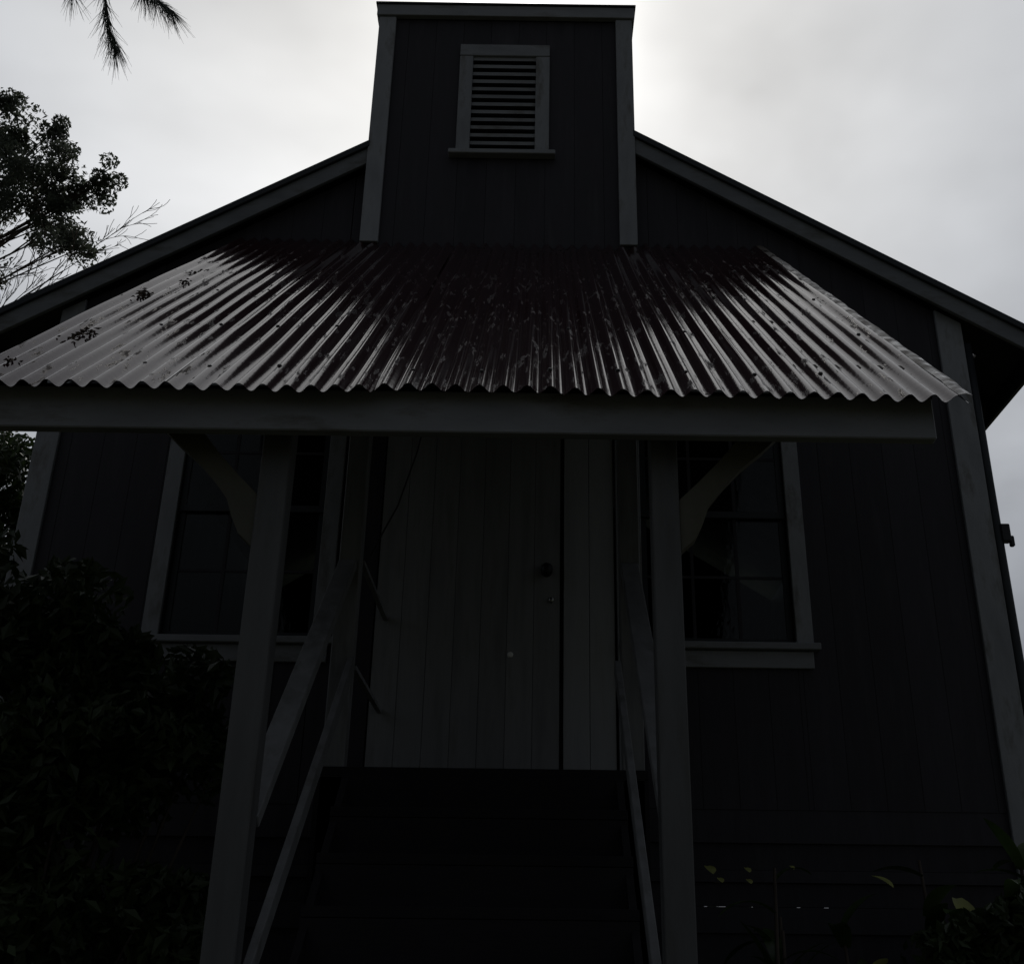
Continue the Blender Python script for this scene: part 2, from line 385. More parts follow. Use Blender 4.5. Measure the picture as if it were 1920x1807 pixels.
# rafters under the eaves and eave fascias
for xa, xb in ((EL+.02, XL-0.004), (XR+0.004, EX-.02)):
    for yy in np.arange(0.75, DEP, 0.75):
        obj('rafter_tail', prism([(xa, zg(rake(xa)-.032)), (xb, zg(rake(xb)-.032)), (xb, zg(rake(xb)-.13)), (xa, zg(rake(xa)-.13))], 'y', yy-.022, yy+.022), 'under', roof)
obj('eave_board', zbox(EX-0.018, EX+0.004, YF+0.029, DEP+0.28, rake(EX)-0.165, rake(EX)-0.036), 'pipe', roof)
obj('eave_board', zbox(EL-0.004, EL+0.018, YF+0.029, DEP+0.28, rake(EL)-0.165, rake(EL)-0.036), 'pipe', roof)

# downpipe at the right corner
V, F = tube([(2.705, 0.02, zg(3.50)), (2.705, 0.02, zg(2.6)), (2.712, 0.02, zg(1.0)), (2.718, 0.02, 0.05)], [0.030, 0.030, 0.032, 0.034], 10)
dp = raw('downpipe', V, F, 'pipe', chapel, smooth=True)
bm = zbox(2.72, 2.772, -0.016, 0.035, 2.225, 2.33); zbox(2.765, 2.790, -0.008, 0.02, 2.20, 2.262, bm)
obj('pipe_bracket', bm, 'iron', dp, bevel=0.005)

# ---- tower
tower = sub('tower', chapel)
TZ0, TZ1 = 3.98, 6.12
x = TX0+0.004; w = (TX1-TX0-0.008)/9
for i in range(9):
    a, b = x+i*w+0.0006, x+(i+1)*w-0.0006
    va, vb = -0.345, 0.070                                      # vent opening
    if b < va or a > vb: spans = [(TZ0, 5.94)]
    else: spans = [(TZ0, 4.80), (5.63, 5.94)]
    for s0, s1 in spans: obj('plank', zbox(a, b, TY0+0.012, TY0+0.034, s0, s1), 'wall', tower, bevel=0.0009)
bm = zbox(TX0+.002, TX0+.03, TY0+.036, TY1, TZ0, 5.95); zbox(TX1-.03, TX1-.002, TY0+.036, TY1, TZ0, 5.95, bm); zbox(TX0+.031, TX1-.031, TY1-.03, TY1, TZ0, 5.95, bm)
obj('side_wall', bm, 'wall', tower)
bm = bmesh.new()
for q in ((TX0+.031, -0.36, TZ0, 5.95), (0.085, TX1-.031, TZ0, 5.95), (-0.36, 0.085, TZ0, 4.79), (-0.36, 0.085, 5.64, 5.95)): zbox(q[0], q[1], TY0+.036, TY0+.05, q[2], q[3], bm)
obj('lining', bm, 'interior', tower)
obj('lining', zbox(-0.5, 0.2, TY0+.12, TY0+.13, 4.6, 5.8), 'interior', tower)
for x0, x1 in ((TX0-0.012, TX0+0.102), (TX1-0.098, TX1+0.012)):
    obj('corner_board', zbox(x0, x1, TY0-0.016, TY0+0.010, 4.10, 5.938), 'trim', tower, bevel=0.003)
    xs = (TX0-0.012, TX0+0.001) if x0 < 0 else (TX1-0.001, TX1+0.012)
    obj('corner_return', zbox(xs[0], xs[1], TY0+0.011, TY0+0.10, 4.10, 5.938), 'trim', tower)
obj('frieze_board', zbox(TX0-0.030, TX1+0.030, TY0-0.030, TY0+0.010, 5.942, 6.036), 'trimh', tower, bevel=0.003)
obj('frieze_board', zbox(TX0-0.030, TX0+0.001, TY0+0.011, TY1+.03, 5.942, 6.036), 'trim', tower)
obj('frieze_board', zbox(TX1-0.001, TX1+0.030, TY0+0.011, TY1+.03, 5.942, 6.036), 'trim', tower)
# low hipped cap
bm = bmesh.new()
a0, a1, b0, b1 = TX0-.04, TX1+.04, TY0-.04, TY1+.04
q = [bm.verts.new((xx, yy, zz_)) for zz_ in (zg(6.037), zg(6.050)) for (xx, yy) in ((a0, b0), (a1, b0), (a1, b1), (a0, b1))]
ap = bm.verts.new(((a0+a1)/2, (b0+b1)/2, zg(6.28)))
bm.faces.new(q[:4])
for i in range(4):
    bm.faces.new((q[i], q[(i+1) % 4], q[4+(i+1) % 4], q[4+i])); bm.faces.new((q[4+i], q[4+(i+1) % 4], ap))
obj('cap', bm, 'pipe', tower)
# louvred vent
for x0, x1 in ((-0.436, -0.348), (0.072, 0.163)): obj('vent_casing', zbox(x0, x1, TY0-0.012, TY0+0.0105, 4.801, 5.605), 'trim', tower, bevel=0.003)
obj('vent_casing', zbox(-0.436, 0.163, TY0-0.014, TY0+0.0105, 5.608, 5.705), 'trimh', tower, bevel=0.003)
obj('vent_sill', zbox(-0.478, 0.205, TY0-0.050, TY0+0.0105, 4.765, 4.799), 'trimh', tower, bevel=0.004)
ns = 13
for i in range(ns):
    zc = 4.83 + (5.60-4.83)*i/(ns-1)
    a = R(42); c, s = math.cos(a)*0.030, math.sin(a)*0.030
    bm = prism([(TY0+.028-c, zg(zc-s)), (TY0+.028+c, zg(zc+s)), (TY0+.028+c-.002, zg(zc+s+.022)), (TY0+.028-c-.002, zg(zc-s+.026))], 'x', -0.3475, 0.0715)
    obj('slat', bm, 'trimh', tower)

# ---- door
door = sub('door', chapel)
w = (0.252+0.748)/7
for i in range(7):
    obj('plank', zbox(-0.748+i*w+0.001, -0.748+(i+1)*w-0.001, 0.006, 0.040, FLOOR+0.01, 2.99), 'door', door, bevel=0.0015)
for i in range(2):
    obj('plank', zbox(0.272+i*0.139+0.001, 0.272+(i+1)*0.139-0.001, -0.004, 0.036, FLOOR+0.01, 2.99), 'doorlight', door, bevel=0.003)
obj('backing', zbox(-0.752, 0.556, 0.044, 0.058, FLOOR, 3.0), 'interior', door)
for zc, r_, nm in ((2.015, 0.034, 'handle'), (1.85, 0.016, 'lock')):
    bm = bmesh.new(); bmesh.ops.create_uvsphere(bm, u_segments=14, v_segments=9, radius=r_)
    bmesh.ops.scale(bm, vec=(1, 0.9, 1.1), verts=bm.verts); bmesh.ops.translate(bm, vec=(0.178 if nm == 'handle' else 0.205, -0.035 if nm == 'handle' else -0.002, zg(zc)), verts=bm.verts)
    h = obj(nm, bm, 'iron' if nm == 'handle' else 'steel', door, smooth=True)
    if nm == 'handle':
        bm = bmesh.new(); bmesh.ops.create_cone(bm, cap_ends=True, segments=14, radius1=0.032, radius2=0.028, depth=0.014, matrix=Matrix.Translation((0.178, 0.000, zg(zc))) @ Matrix.Rotation(R(90), 4, 'X'))
        bmesh.ops.create_cone(bm, cap_ends=True, segments=10, radius1=0.010, radius2=0.010, depth=0.04, matrix=Matrix.Translation((0.178, -0.014, zg(zc))) @ Matrix.Rotation(R(90), 4, 'X'))
        obj('handle_plate', bm, 'iron', door)
bm = bmesh.new(); bmesh.ops.create_cone(bm, cap_ends=True, segments=12, radius1=0.017, radius2=0.012, depth=0.014, matrix=Matrix.Translation((-0.012, 0.000, zg(1.545))) @ Matrix.Rotation(R(90), 4, 'X'))
M['white'] = mat('white_paint', (0.8, 0.8, 0.78), 0.5, 0.05, 10, bump=0)
obj('stud', bm, 'white', door)
obj('door_casing', zbox(0.562, 0.648, -0.022, -0.002, FLOOR, 3.02), 'trim', chapel, bevel=0.003)
obj('door_head', zbox(-0.84, 0.648, -0.024, -0.002, 3.023, 3.13), 'trimh', chapel, bevel=0.003)

# ---- windows
def window(op):
    x0, x1, z0, z1 = op
    wn = sub('window', chapel)
    obj('casing', zbox(x0-0.094, x0-0.001, -0.024, -0.002, z0+0.001, z1), 'trim', wn, bevel=0.003)
    obj('casing', zbox(x1+0.001, x1+0.092, -0.024, -0.002, z0+0.001, z1), 'trim', wn, bevel=0.003)
    obj('casing', zbox(x0-0.094, x1+0.092, -0.026, -0.002, z1+0.003, z1+0.10), 'trimh', wn, bevel=0.003)
    obj('sill', zbox(x0-0.125, x1+0.122, -0.055, 0.02, z0-0.040, z0-0.002), 'trimh', wn, bevel=0.004)
    obj('apron', zbox(x0-0.094, x1+0.086, -0.022, -0.002, z0-0.135, z0-0.043), 'trimh', wn, bevel=0.003)
    zm = 2.372
    for k, (a, b, yy) in enumerate(((z0, zm+0.02, 0.034), (zm-0.02, z1, 0.012))):
        bm = bmesh.new(); st = 0.035
        zbox(x0+.002, x0+st, yy, yy+.02, a, b, bm); zbox(x1-st, x1-.002, yy, yy+.02, a, b, bm)
        zbox(x0+st, x1-st, yy, yy+.02, a, a+0.038, bm); zbox(x0+st, x1-st, yy, yy+.02, b-0.038, b, bm)
        obj('sash', bm, 'sash', wn)
        iw = (x1-x0-2*st)/3; ih = (b-a-0.076)/2
        for i in (1, 2):
            obj('muntin', zbox(x0+st+i*iw-.009, x0+st+i*iw+.009, yy+.002, yy+.018, a+.0385, b-.0385), 'wall', wn)
        for i in range(3):
            for j in range(2):
                ga = x0+st+i*iw+(.0095 if i else .0005); gb = x0+st+(i+1)*iw-(.0095 if i < 2 else .0005)
                za = a+.0385+j*ih+(.008 if j else 0); zb_ = a+.0375+(j+1)*ih-(.008 if j == 0 else 0)
                obj('pane', zbox(ga, gb, yy+.008, yy+.011, za, zb_), 'glass', wn)
        obj('muntin', zbox(x0+st+.0005, x1-st-.0005, yy+.0035, yy+.0165, a+.038+ih-.0075, a+.038+ih+.0075), 'wall', wn)
window(WL); window(WR)

# ---- porch roof: five overlapping corrugated sheets
porch = sub('porch_roof', chapel)
PX0, PX1 = -1.752, 1.498
RY, RZ, RS = -2.675, 1.700, 0.9257
LEN = 2.66
rn = np.random.RandomState(11)
def corr(x): return 0.0125*math.cos((x-PX0)/0.0765*2*math.pi)
cosr, sinr = math.cos(math.atan(RS)), math.sin(math.atan(RS))
nsheet = 5; cover = (PX1-PX0)/nsheet
for i in range(nsheet):
    xa = PX0+i*cover; xb = xa+cover+(0.04 if i < nsheet-1 else 0.0)
    nx = int((xb-xa)/0.0765*14); ny = 14
    lo = rn.uniform(-0.012, 0.012); tilt = rn.uniform(-0.004, 0.004); lift = 0.0016*(nsheet-i)
    ph = rn.rand(4)*6.28; V = []; F = []
    for j in range(ny+1):
        v = j/ny
        for k in range(nx+1):
            xx = xa+(xb-xa)*k/nx
            run = lo*(1-v) + tilt*(k/nx)*(1-v) + v*LEN
            nrmz = corr(xx) + lift + 0.003*math.sin(v*7+ph[0]+xx*2.5)*math.sin(xx*5+ph[1]) + 0.0012*math.sin(v*23+xx*19+ph[2])
            side = 0.003*math.sin(v*5+ph[3])
            y = RY + run - nrmz*sinr; zz_ = RZ + run*RS + nrmz*cosr
            V.append((xx+side, y, zg(zz_)))
    for j in range(ny):
        for k in range(nx):
            a = j*(nx+1)+k; F.append((a, a+1, a+nx+2, a+nx+1))
    o = raw('roofing_sheet', V, F, 'iron_roof', porch, smooth=True)
    sm = o.modifiers.new('thickness', 'SOLIDIFY'); sm.thickness = 0.0009; sm.offset = -1
    es = o.modifiers.new('sharp_edges', 'EDGE_SPLIT'); es.split_angle = R(45)
# roofing screws on the crests
bm = bmesh.new()
for run in (0.16, 0.66, 1.25, 1.85, 2.4):
    k = 0
    n = int((PX1-PX0)/0.0765)
    for c in range(0, n, 3):
        if rn.rand() < 0.12: continue
        xx = PX0 + 0.0765*(c + (1 if int(run*10) % 2 else 2)); rr = run + rn.uniform(-0.02, 0.02)
        if xx > PX1-0.02: continue
        h_ = 0.0095+0.008
        mtx = Matrix.Translation((xx, RY+rr-h_*sinr, zg(RZ+rr*RS+h_*cosr))) @ Matrix.Rotation(math.atan(RS), 4, 'X')
        bmesh.ops.create_cone(bm, cap_ends=True, segments=8, radius1=0.009, radius2=0.006, depth=0.008, matrix=mtx)
obj('roofing_screws', bm, 'iron', porch, kind='stuff')
# weathered edge flashing along the right side
V = []; F = []
for j in range(41):
    v = j/40; run = -0.01 + v*LEN
    wob = rn.uniform(-0.004, 0.004)
    for (dx, dn) in ((-0.034+wob, 0.0125), (-0.012, 0.0165), (0.012+wob, 0.0105)):
        V.append((PX1+dx, RY+run-dn*sinr, zg(RZ+run*RS+dn*cosr)))
for j in range(40):
    for k in range(2): a = j*3+k; F.append((a, a+1, a+4, a+3))
M['flash'] = mat('rough_rusty_flashing', (0.10, 0.085, 0.07), 0.45, 0.5, 20, bump=0.5, bscale=40, spec=0.5, wear=(0.02, 0.018, 0.014), wear_amt=1.0, wear_scale=9, rvar=0.25)
o = raw('edge_flashing', V, F, 'flash', porch); sm = o.modifiers.new('thickness', 'SOLIDIFY'); sm.thickness = 0.0012
# rafters and purlins below the sheets
for xx in (-1.70, -0.75, 0.55, 1.40):
    p = Vector((xx, -2.55, zg(RZ+0.125*RS-0.098))); q_ = Vector((xx, -0.004, zg(RZ+2.671*RS-0.098)))
    obj('rafter', bar(p, q_, 0.045, 0.09), 'under', porch)
for run in (0.35, 0.95, 1.55, 2.15, 2.55):
    yy = RY+run; zz_ = zg(RZ+run*RS-0.034)
    obj('purlin', bar((PX0+.02, yy+.0, zz_), (PX1-.02, yy, zz_), 0.045, 0.03, upv=(0, -sinr, cosr)), 'under', porch)
# eave beam (deep fascia) and the plate behind it
obj('eave_beam', zbox(-1.86, 1.412, -2.60, -2.555, 1.588, 1.737), 'trimh', chapel, bevel=0.004)
obj('eave_plate', zbox(-1.80, 1.36, -2.50, -2.40, 1.715, 1.80), 'under', chapel)

# ---- porch posts with curved brackets
def bracket(side, xp):
    prof_out = [(0.0, 1.245), (0.05, 1.292), (0.078, 1.35), (0.098, 1.415), (0.150, 1.478), (0.215, 1.548), (0.29, 1.612), (0.38, 1.70), (0.38, 1.713)]
    prof_in = [(0.26, 1.713), (0.20, 1.645), (0.145, 1.577), (0.06, 1.487), (0.0, 1.43)]
    return prism([(xp+side*u, zg(v)) for u, v in prof_out+prof_in], 'y', -2.435, -2.390)
for x0, x1, side in ((-0.799, -0.703, -1), (0.500, 0.590, 1)):
    p = obj('post', zbox(x0, x1, -2.45, -2.36, -1.60, 1.713), 'post', chapel, bevel=0.004)
    obj('bracket', bracket(side, x0 if side < 0 else x1), 'bracket', p, bevel=0.003)
# posts on the landing
for x0, x1 in ((-0.782, -0.685), (0.503, 0.596)):
    obj('post', zbox(x0, x1, -1.0, -0.91, -1.58, 3.13), 'rail', chapel, bevel=0.004)
obj('landing_beam', zbox(-1.5, 1.3, -0.99, -0.92, 3.133, 3.20), 'under', chapel)

# ---- stairs and landing
stairs = sub('stairs', chapel)
for i in range(5):
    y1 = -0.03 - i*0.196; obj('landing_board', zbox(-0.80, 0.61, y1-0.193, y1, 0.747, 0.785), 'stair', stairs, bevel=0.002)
nst = 12; rise = (0.785+G)/nst; run = 0.21
for i in range(1, nst):
    zt = 0.785 - i*rise; y1 = -1.02 - (i-1)*run
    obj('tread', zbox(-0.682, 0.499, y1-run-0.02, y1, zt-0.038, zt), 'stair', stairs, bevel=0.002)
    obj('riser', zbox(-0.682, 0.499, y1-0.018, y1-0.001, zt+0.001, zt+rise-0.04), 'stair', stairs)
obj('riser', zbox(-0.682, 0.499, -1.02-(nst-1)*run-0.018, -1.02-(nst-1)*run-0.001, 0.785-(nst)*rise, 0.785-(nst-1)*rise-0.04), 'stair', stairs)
for xx in (-0.681, 0.470):
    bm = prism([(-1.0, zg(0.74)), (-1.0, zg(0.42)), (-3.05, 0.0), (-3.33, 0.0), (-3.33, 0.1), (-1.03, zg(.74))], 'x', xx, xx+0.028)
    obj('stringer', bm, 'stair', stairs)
obj('landing_skirt', zbox(-0.80, 0.61, -1.0, -0.985, -1.5, 0.745), 'stair', stairs)
# hand rails
rails = sub('railing', chapel)
for sx, xc in ((-1, -0.700), (1, 0.500)):
    hc = -0.738 if sx < 0 else 0.547
    obj('hand_rail', bar((hc, -1.001, zg(1.695)), (hc, -2.359, zg(0.40)), 0.080, 0.042), 'rail', rails, bevel=0.003)
    mc = -0.688 if sx < 0 else 0.486
    obj('mid_rail', bar((mc, -0.99, zg(1.235)), (mc, -3.06, zg(-0.69)), 0.028, 0.062), 'rail', rails, bevel=0.003)
    if sx < 0:
        for zr in (1.735, 1.235):
            obj('return_rail', bar((-0.690, -0.905, zg(zr)), (-0.690, 0.005, zg(zr)), 0.024, 0.02), 'trim', rails)
    bx_ = xc-0.045 if sx < 0 else xc-0.045
    obj('newel', zbox(bx_, bx_+0.09, -3.10, -3.02, -1.58, -0.30), 'post', rails, bevel=0.003)

# cord slanting across the top of the door
pts = [(-0.40, -0.30, zg(3.25)), (-0.48, -0.28, zg(2.95)), (-0.545, -0.24, zg(2.62)), (-0.64, -0.18, zg(2.32)), (-0.79, -0.06, zg(2.07))]
V, F = tube(pts, [0.005]*5, 6)
o = raw('cord', V, F, 'cord', smooth=True); o['label'] = 'thin dark cord slanting across the upper left of the door'; o['category'] = 'cord'

# ------------------------------------------------------------------ foliage tools
def leaves(centres, normals_jit, size, rs, fold=0.25, ratio=0.45):
    """array of small folded leaves; centres Nx3; returns verts, faces"""
    n = len(centres)
    d_ = rs.normal(size=(n, 3)); d_ /= np.linalg.norm(d_, axis=1)[:, None]
    d_[:, 2] -= normals_jit; d_ /= np.linalg.norm(d_, axis=1)[:, None]
    s_ = np.cross(d_, rs.normal(size=(n, 3))); s_ /= np.linalg.norm(s_, axis=1)[:, None]+1e-9
    u_ = np.cross(d_, s_)
    L_ = size*rs.uniform(0.6, 1.3, n)[:, None]
    a = centres - d_*L_*0.5; b = centres + s_*L_*ratio*0.5 + u_*L_*fold*0.3 - d_*L_*0.05
    c = centres + d_*L_*0.5; e = centres - s_*L_*ratio*0.5 + u_*L_*fold*0.3 - d_*L_*0.05
    V = np.stack([a, b, c, e], 1).reshape(-1, 3)
    F = np.arange(n*4).reshape(n, 4)
    return V, F
def blob(rs, c, r, n, flat=(1, 1, 1), hollow=0.35):
    v = rs.normal(size=(n, 3)); v /= np.linalg.norm(v, axis=1)[:, None]
    rad = (hollow + (1-hollow)*rs.rand(n)**0.7)
    rad *= 1 + 0.25*np.sin(v[:, 0]*5+c[0]*7)*np.cos(v[:, 2]*4+c[1]*3)
    return np.array(c) + v*rad[:, None]*r*np.array(flat)
def clumps(rs, c, r, nclump, per, cr_, flat=(1, 1, 1)):
    cc = blob(rs, c, r, nclump, flat, 0.2); out = []
    for q in cc:
        k = int(per*rs.uniform(.6, 1.3)); g_ = rs.normal(size=(k, 3)); g_ /= np.maximum(np.linalg.norm(g_, axis=1)[:, None]/1.6, 1)
        out.append(q + g_*cr_*rs.uniform(.35, .75)*np.array((1, 1, .7)))
    return np.concatenate(out), cc
def tubes_obj(name, parent, V, F, material='bark'): return raw(name, V, F, material, parent, smooth=True)

# ---- tall leafy tree at the upper left
rs = np.random.RandomState(21)
def leafy_tree(name, label, base, trunk_top, blobs, leaf, nper, mat_, seed, bark_r=0.22, twig=True):
    rs = np.random.RandomState(seed); rr = random.Random(seed)
    t = thing(name, label, 'tree', base)
    b = Vector(base); tt = Vector(trunk_top)
    acc = ([], [])
    mid = b.lerp(tt, 0.5)+Vector((rr.uniform(-.3, .3), rr.uniform(-.3, .3), 0))
    tube([b-Vector((0, 0, .2)), b.lerp(mid, 0.5), mid, tt], [bark_r*1.25, bark_r, bark_r*.8, bark_r*.55], 9, acc)
    tubes_obj('trunk', t, *acc)
    pts = []; acc = ([], [])
    for (c, r, n) in blobs:
        P, cc = clumps(rs, c, r*0.85, max(3, int(n)), nper, max(r*0.36, .22))
        pts.append(P)
        c = Vector(c); k = mid.lerp(tt, rr.uniform(0.5, 1))
        m_ = k.lerp(c, 0.5)+Vector((rr.uniform(-.3, .3), rr.uniform(-.3, .3), rr.uniform(-.1, .4)))
        tube([k, m_, c], [bark_r*.16, bark_r*.09, bark_r*.03], 6, acc)
        for q in cc[:5]:
            q = Vector(q); tube([m_.lerp(c, rr.uniform(.3, 1)), c.lerp(q, .5)+Vector((0, 0, rr.uniform(-.1, .1)*r)), q], [bark_r*.05, bark_r*.03, bark_r*.015], 4, acc)
    tubes_obj('limb', t, *acc)
    V, F = leaves(np.concatenate(pts), 0.35, leaf, rs)
    raw('crown', V, F, mat_, t)
    return t
leafy_tree('leafy_tree', 'tall dense-crowned tree at the upper left edge above the bare branches', (-12.5, 9.5, 0), (-11.2, 9.2, 10.2),
    [((-8.9, 9.0, 14.35), 0.55, 10), ((-8.35, 9.1, 13.35), 0.85, 22), ((-7.75, 8.9, 13.2), 0.62, 16), ((-8.7, 9.0, 12.6), 0.75, 16), ((-7.85, 9.2, 12.7), 0.55, 11),
     ((-7.25, 8.9, 12.0), 0.40, 9), ((-7.0, 9.0, 13.5), 0.42, 4), ((-7.3, 9.0, 13.15), 0.42, 6), ((-8.3, 9.1, 14.1), 0.6, 12), ((-8.9, 9.0, 14.75), 0.4, 7), ((-7.5, 9.0, 12.35), 0.5, 8), ((-8.9, 9.3, 11.7), 0.5, 6),
     ((-9.9, 9.2, 14.2), 1.1, 14), ((-10.6, 9.6, 12.6), 1.2, 14), ((-12.0, 9.8, 13.6), 1.4, 14), ((-13.4, 9.8, 12.0), 1.3, 10), ((-11.0, 10.4, 15.0), 1.2, 10)],
    0.085, 130, 'leaftree', 4, 0.26)

# ---- bare twiggy tree below it
def bare_tree():
    t = thing('bare_tree', 'bare twiggy tree with thin branches reaching right over the roof edge', 'tree', (-10.6, 8.0, 0))
    rr = random.Random(9); acc = ([], [])
    tube([(-10.6, 8.0, -0.2), (-10.5, 8.0, 3.5), (-10.2, 8.0, 7.0), (-9.8, 8.0, 9.2)], [0.17, 0.14, 0.11, 0.085], 8, acc)
    tubes_obj('trunk', t, *acc)
    acc = ([], [])
    def grow(p, dvec, length, r, depth):
        pts = [p]; rad = [r]; n = 5; dcur = dvec.copy()
        for i in range(n):
            dcur = (dcur + Vector((rr.uniform(-.24, .24), rr.uniform(-.24, .24), rr.uniform(-.20, .26)))).normalized()
            pts.append(pts[-1]+dcur*length/n); rad.append(max(r*(1-0.75*(i+1)/n), 0.004))
        tube(pts, rad, 5 if r > .02 else 3, acc)
        if depth == 0: return
        k = rr.randint(4, 6)
        for i in range(k):
            u = rr.uniform(0.2, 1.0); idx = min(int(u*n), n-1); q = pts[idx].lerp(pts[idx+1], u*n-idx)
            ax = Vector((rr.uniform(-1, 1), rr.uniform(-1, 1), rr.uniform(-1, 1))).normalized()
            nd = (dcur + ax*rr.uniform(0.35, 0.75) + Vector((0.14, 0, 0.06))).normalized()
            grow(q, nd, length*rr.uniform(0.3, 0.55), max(rad[idx]*0.6, 0.005), depth-1)
    s = Vector((-9.8, 8.0, 9.2))
    for (dv, L_, r_) in (((1, 0.1, 0.26), 3.0, .036), ((1, -0.1, 0.40), 2.8, .036), ((1, 0.1, 0.58), 2.5, .032), ((1, 0, 0.20), 3.5, .032), ((1, .1, .34), 3.2, .03), ((1, 0, .30), 3.6, .03), ((.9, 0, 0.10), 2.6, .032), ((.9, .1, 0.7), 2.0, .03), ((-.4, .2, 1), 2.0, .04), ((-1, 0, .5), 2.0, .04)):
        grow(s+Vector((0, 0, rr.uniform(-1.0, .0))), Vector(dv).normalized(), L_, r_, 3)
    tubes_obj('branch', t, *acc)
    V, F = leaves(np.concatenate([blob(np.random.RandomState(3), (-7.15, 8.0, 11.35), 0.28, 160), blob(np.random.RandomState(4), (-6.9, 8.0, 12.0), 0.22, 40, hollow=.1), blob(np.random.RandomState(5), (-8.1, 8, 11.1), .5, 160)]), 0.3, 0.07, np.random.RandomState(6))
    raw('leaf_tuft', V, F, 'leaftree', t, kind='stuff')
bare_tree()

# ---- pine with needle tufts hanging into the top left corner
def pine():
    base = (-6.2, -4.6, 0)
    t = thing('pine_tree', 'pine whose drooping needle tufts hang into the top left corner', 'tree', base)
    acc = ([], []); rr = random.Random(17)
    tube([(-6.2, -4.6, -.2), (-6.15, -4.55, 3), (-6.0, -4.5, 7), (-5.9, -4.5, 12)], [0.24, 0.2, 0.15, 0.05], 9, acc)
    tubes_obj('trunk', t, *acc)
    acc = ([], [])
    tube([(-6.05, -4.5, 5.9), (-4.6, -3.3, 6.9), (-3.1, -2.2, 6.95), (-2.0, -1.5, 6.55)], [0.07, 0.05, 0.03, 0.012], 6, acc)
    twigs = [([(-2.5, -1.8, 6.78), (-2.16, -1.62, 6.35), (-2.10, -1.6, 6.03), (-2.05, -1.6, 5.84), (-2.00, -1.6, 5.72)], 270),
             ([(-2.0, -1.5, 6.55), (-1.93, -1.58, 6.25), (-1.86, -1.6, 6.06), (-1.76, -1.6, 5.97)], 230),
             ([(-2.0, -1.5, 6.55), (-1.97, -1.55, 6.3), (-1.93, -1.57, 6.13)], 130),
             ([(-2.6, -1.85, 6.8), (-2.38, -1.6, 6.35), (-2.27, -1.6, 6.06)], 110)]
    limbs = [((-6.0, -4.5, 7.5), (-4.0, -6.2, 8.3)), ((-6.0, -4.5, 8.2), (-7.8, -3.2, 8.6)), ((-5.95, -4.5, 9.0), (-4.4, -3.6, 9.9)), ((-5.95, -4.5, 6.8), (-7.6, -6.0, 7.2)), ((-5.95, -4.5, 10.2), (-6.8, -5.2, 11.0))]
    for a, b in limbs:
        a, b = Vector(a), Vector(b); tube([a, a.lerp(b, .5)+Vector((0, 0, .2)), b], [.06, .04, .012], 6, acc)
        for k in range(9):
            q = a.lerp(b, rr.uniform(.35, 1)); e = q+Vector((rr.uniform(-.5, .5), rr.uniform(-.5, .5), rr.uniform(-.5, .05)))
            twigs.append(([q, q.lerp(e, .5)+Vector((0, 0, .05)), e], 70))
    for p, n in twigs: tube(p, [0.005]*(len(p)-1)+[0.002], 4, acc)
    tubes_obj('limb', t, *acc)
    NV, NF = [], []
    for pi, (p, n) in enumerate(twigs):
        p = [Vector(q) for q in p]
        for _ in range(n):
            u = (0.30+0.70*rr.random()**0.8)*(len(p)-1); i = min(int(u), len(p)-2); q = p[i].lerp(p[i+1], u-i)
            ax = (p[i+1]-p[i]).normalized()
            dv = (ax*1.0 + Vector((rr.gauss(0, .36), rr.gauss(0, .36), rr.gauss(0, .2))) + Vector((0, 0, -0.45))).normalized()
            ln = rr.uniform(0.09, 0.21); e = q+dv*ln + Vector((0, 0, -0.012)); mid = q.lerp(e, .5)+Vector((rr.gauss(0, .004), 0, .004))
            s = dv.orthogonal().normalized()*0.0012; s2 = dv.cross(s).normalized()*0.0012
            b0 = len(NV)
            for c_, k in ((q, 1), (mid, 1), (e, .35)):
                for w_ in (s, -s*0.5+s2*.87, -s*0.5-s2*.87): NV.append(tuple(c_+w_*k))
            for a_ in (0, 3):
                for k in range(3): NF.append((b0+a_+k, b0+a_+(k+1) % 3, b0+a_+3+(k+1) % 3, b0+a_+3+k))
    raw('needles', NV, NF, 'needle', t)
pine()

# ---- foliage behind the left corner, with gaps of sky
leafy_tree('side_tree', 'dark leafy tree with sky gaps just past the left wall corner', (-4.9, 2.8, 0), (-4.6, 2.7, 3.4),
    [((-4.3, 2.5, 4.9), 0.75, 26), ((-4.7, 2.8, 4.2), 0.8, 26), ((-3.95, 2.4, 4.15), 0.5, 18), ((-4.1, 2.3, 3.3), 0.6, 18), ((-5.4, 2.9, 5.0), 0.9, 20), ((-5.2, 2.4, 3.6), 0.8, 18), ((-4.35, 2.6, 5.45), 0.35, 8), ((-3.7, 2.5, 4.9), 0.35, 10), ((-3.75, 2.3, 3.7), .45, 14), ((-4.25, 3.4, 4.6), .9, 30)],
    0.08, 150, 'leafdark', 12, 0.12)

# ---- shrubs in front of the left wall
def shrub(label, base, blobs, leaf, nper, mat_, seed, group=None, ratio=.45):
    rs = np.random.RandomState(seed); rr = random.Random(seed)
    t = thing('shrub', label, 'shrub', base, group)
    acc = ([], []); pts = []; b = Vector(base)
    for (c, r, n) in blobs:
        P, cc = clumps(rs, c, r*.8, n, nper, r*.4); P = P[P[:, 2] > .02]; pts.append(P)
        c = Vector(c)
        for q in cc[:5]:
            s = b+Vector((rr.uniform(-.15, .15), rr.uniform(-.15, .15), -.03)); q = Vector(q)
            tube([s, s.lerp(q, .5)+Vector((rr.uniform(-.1, .1), rr.uniform(-.1, .1), .1)), q], [.018, .012, .004], 5, acc)
    tubes_obj('stem', t, *acc)
    V, F = leaves(np.concatenate(pts), 0.3, leaf, rs, ratio=ratio); raw('foliage', V, F, mat_, t)
    return t
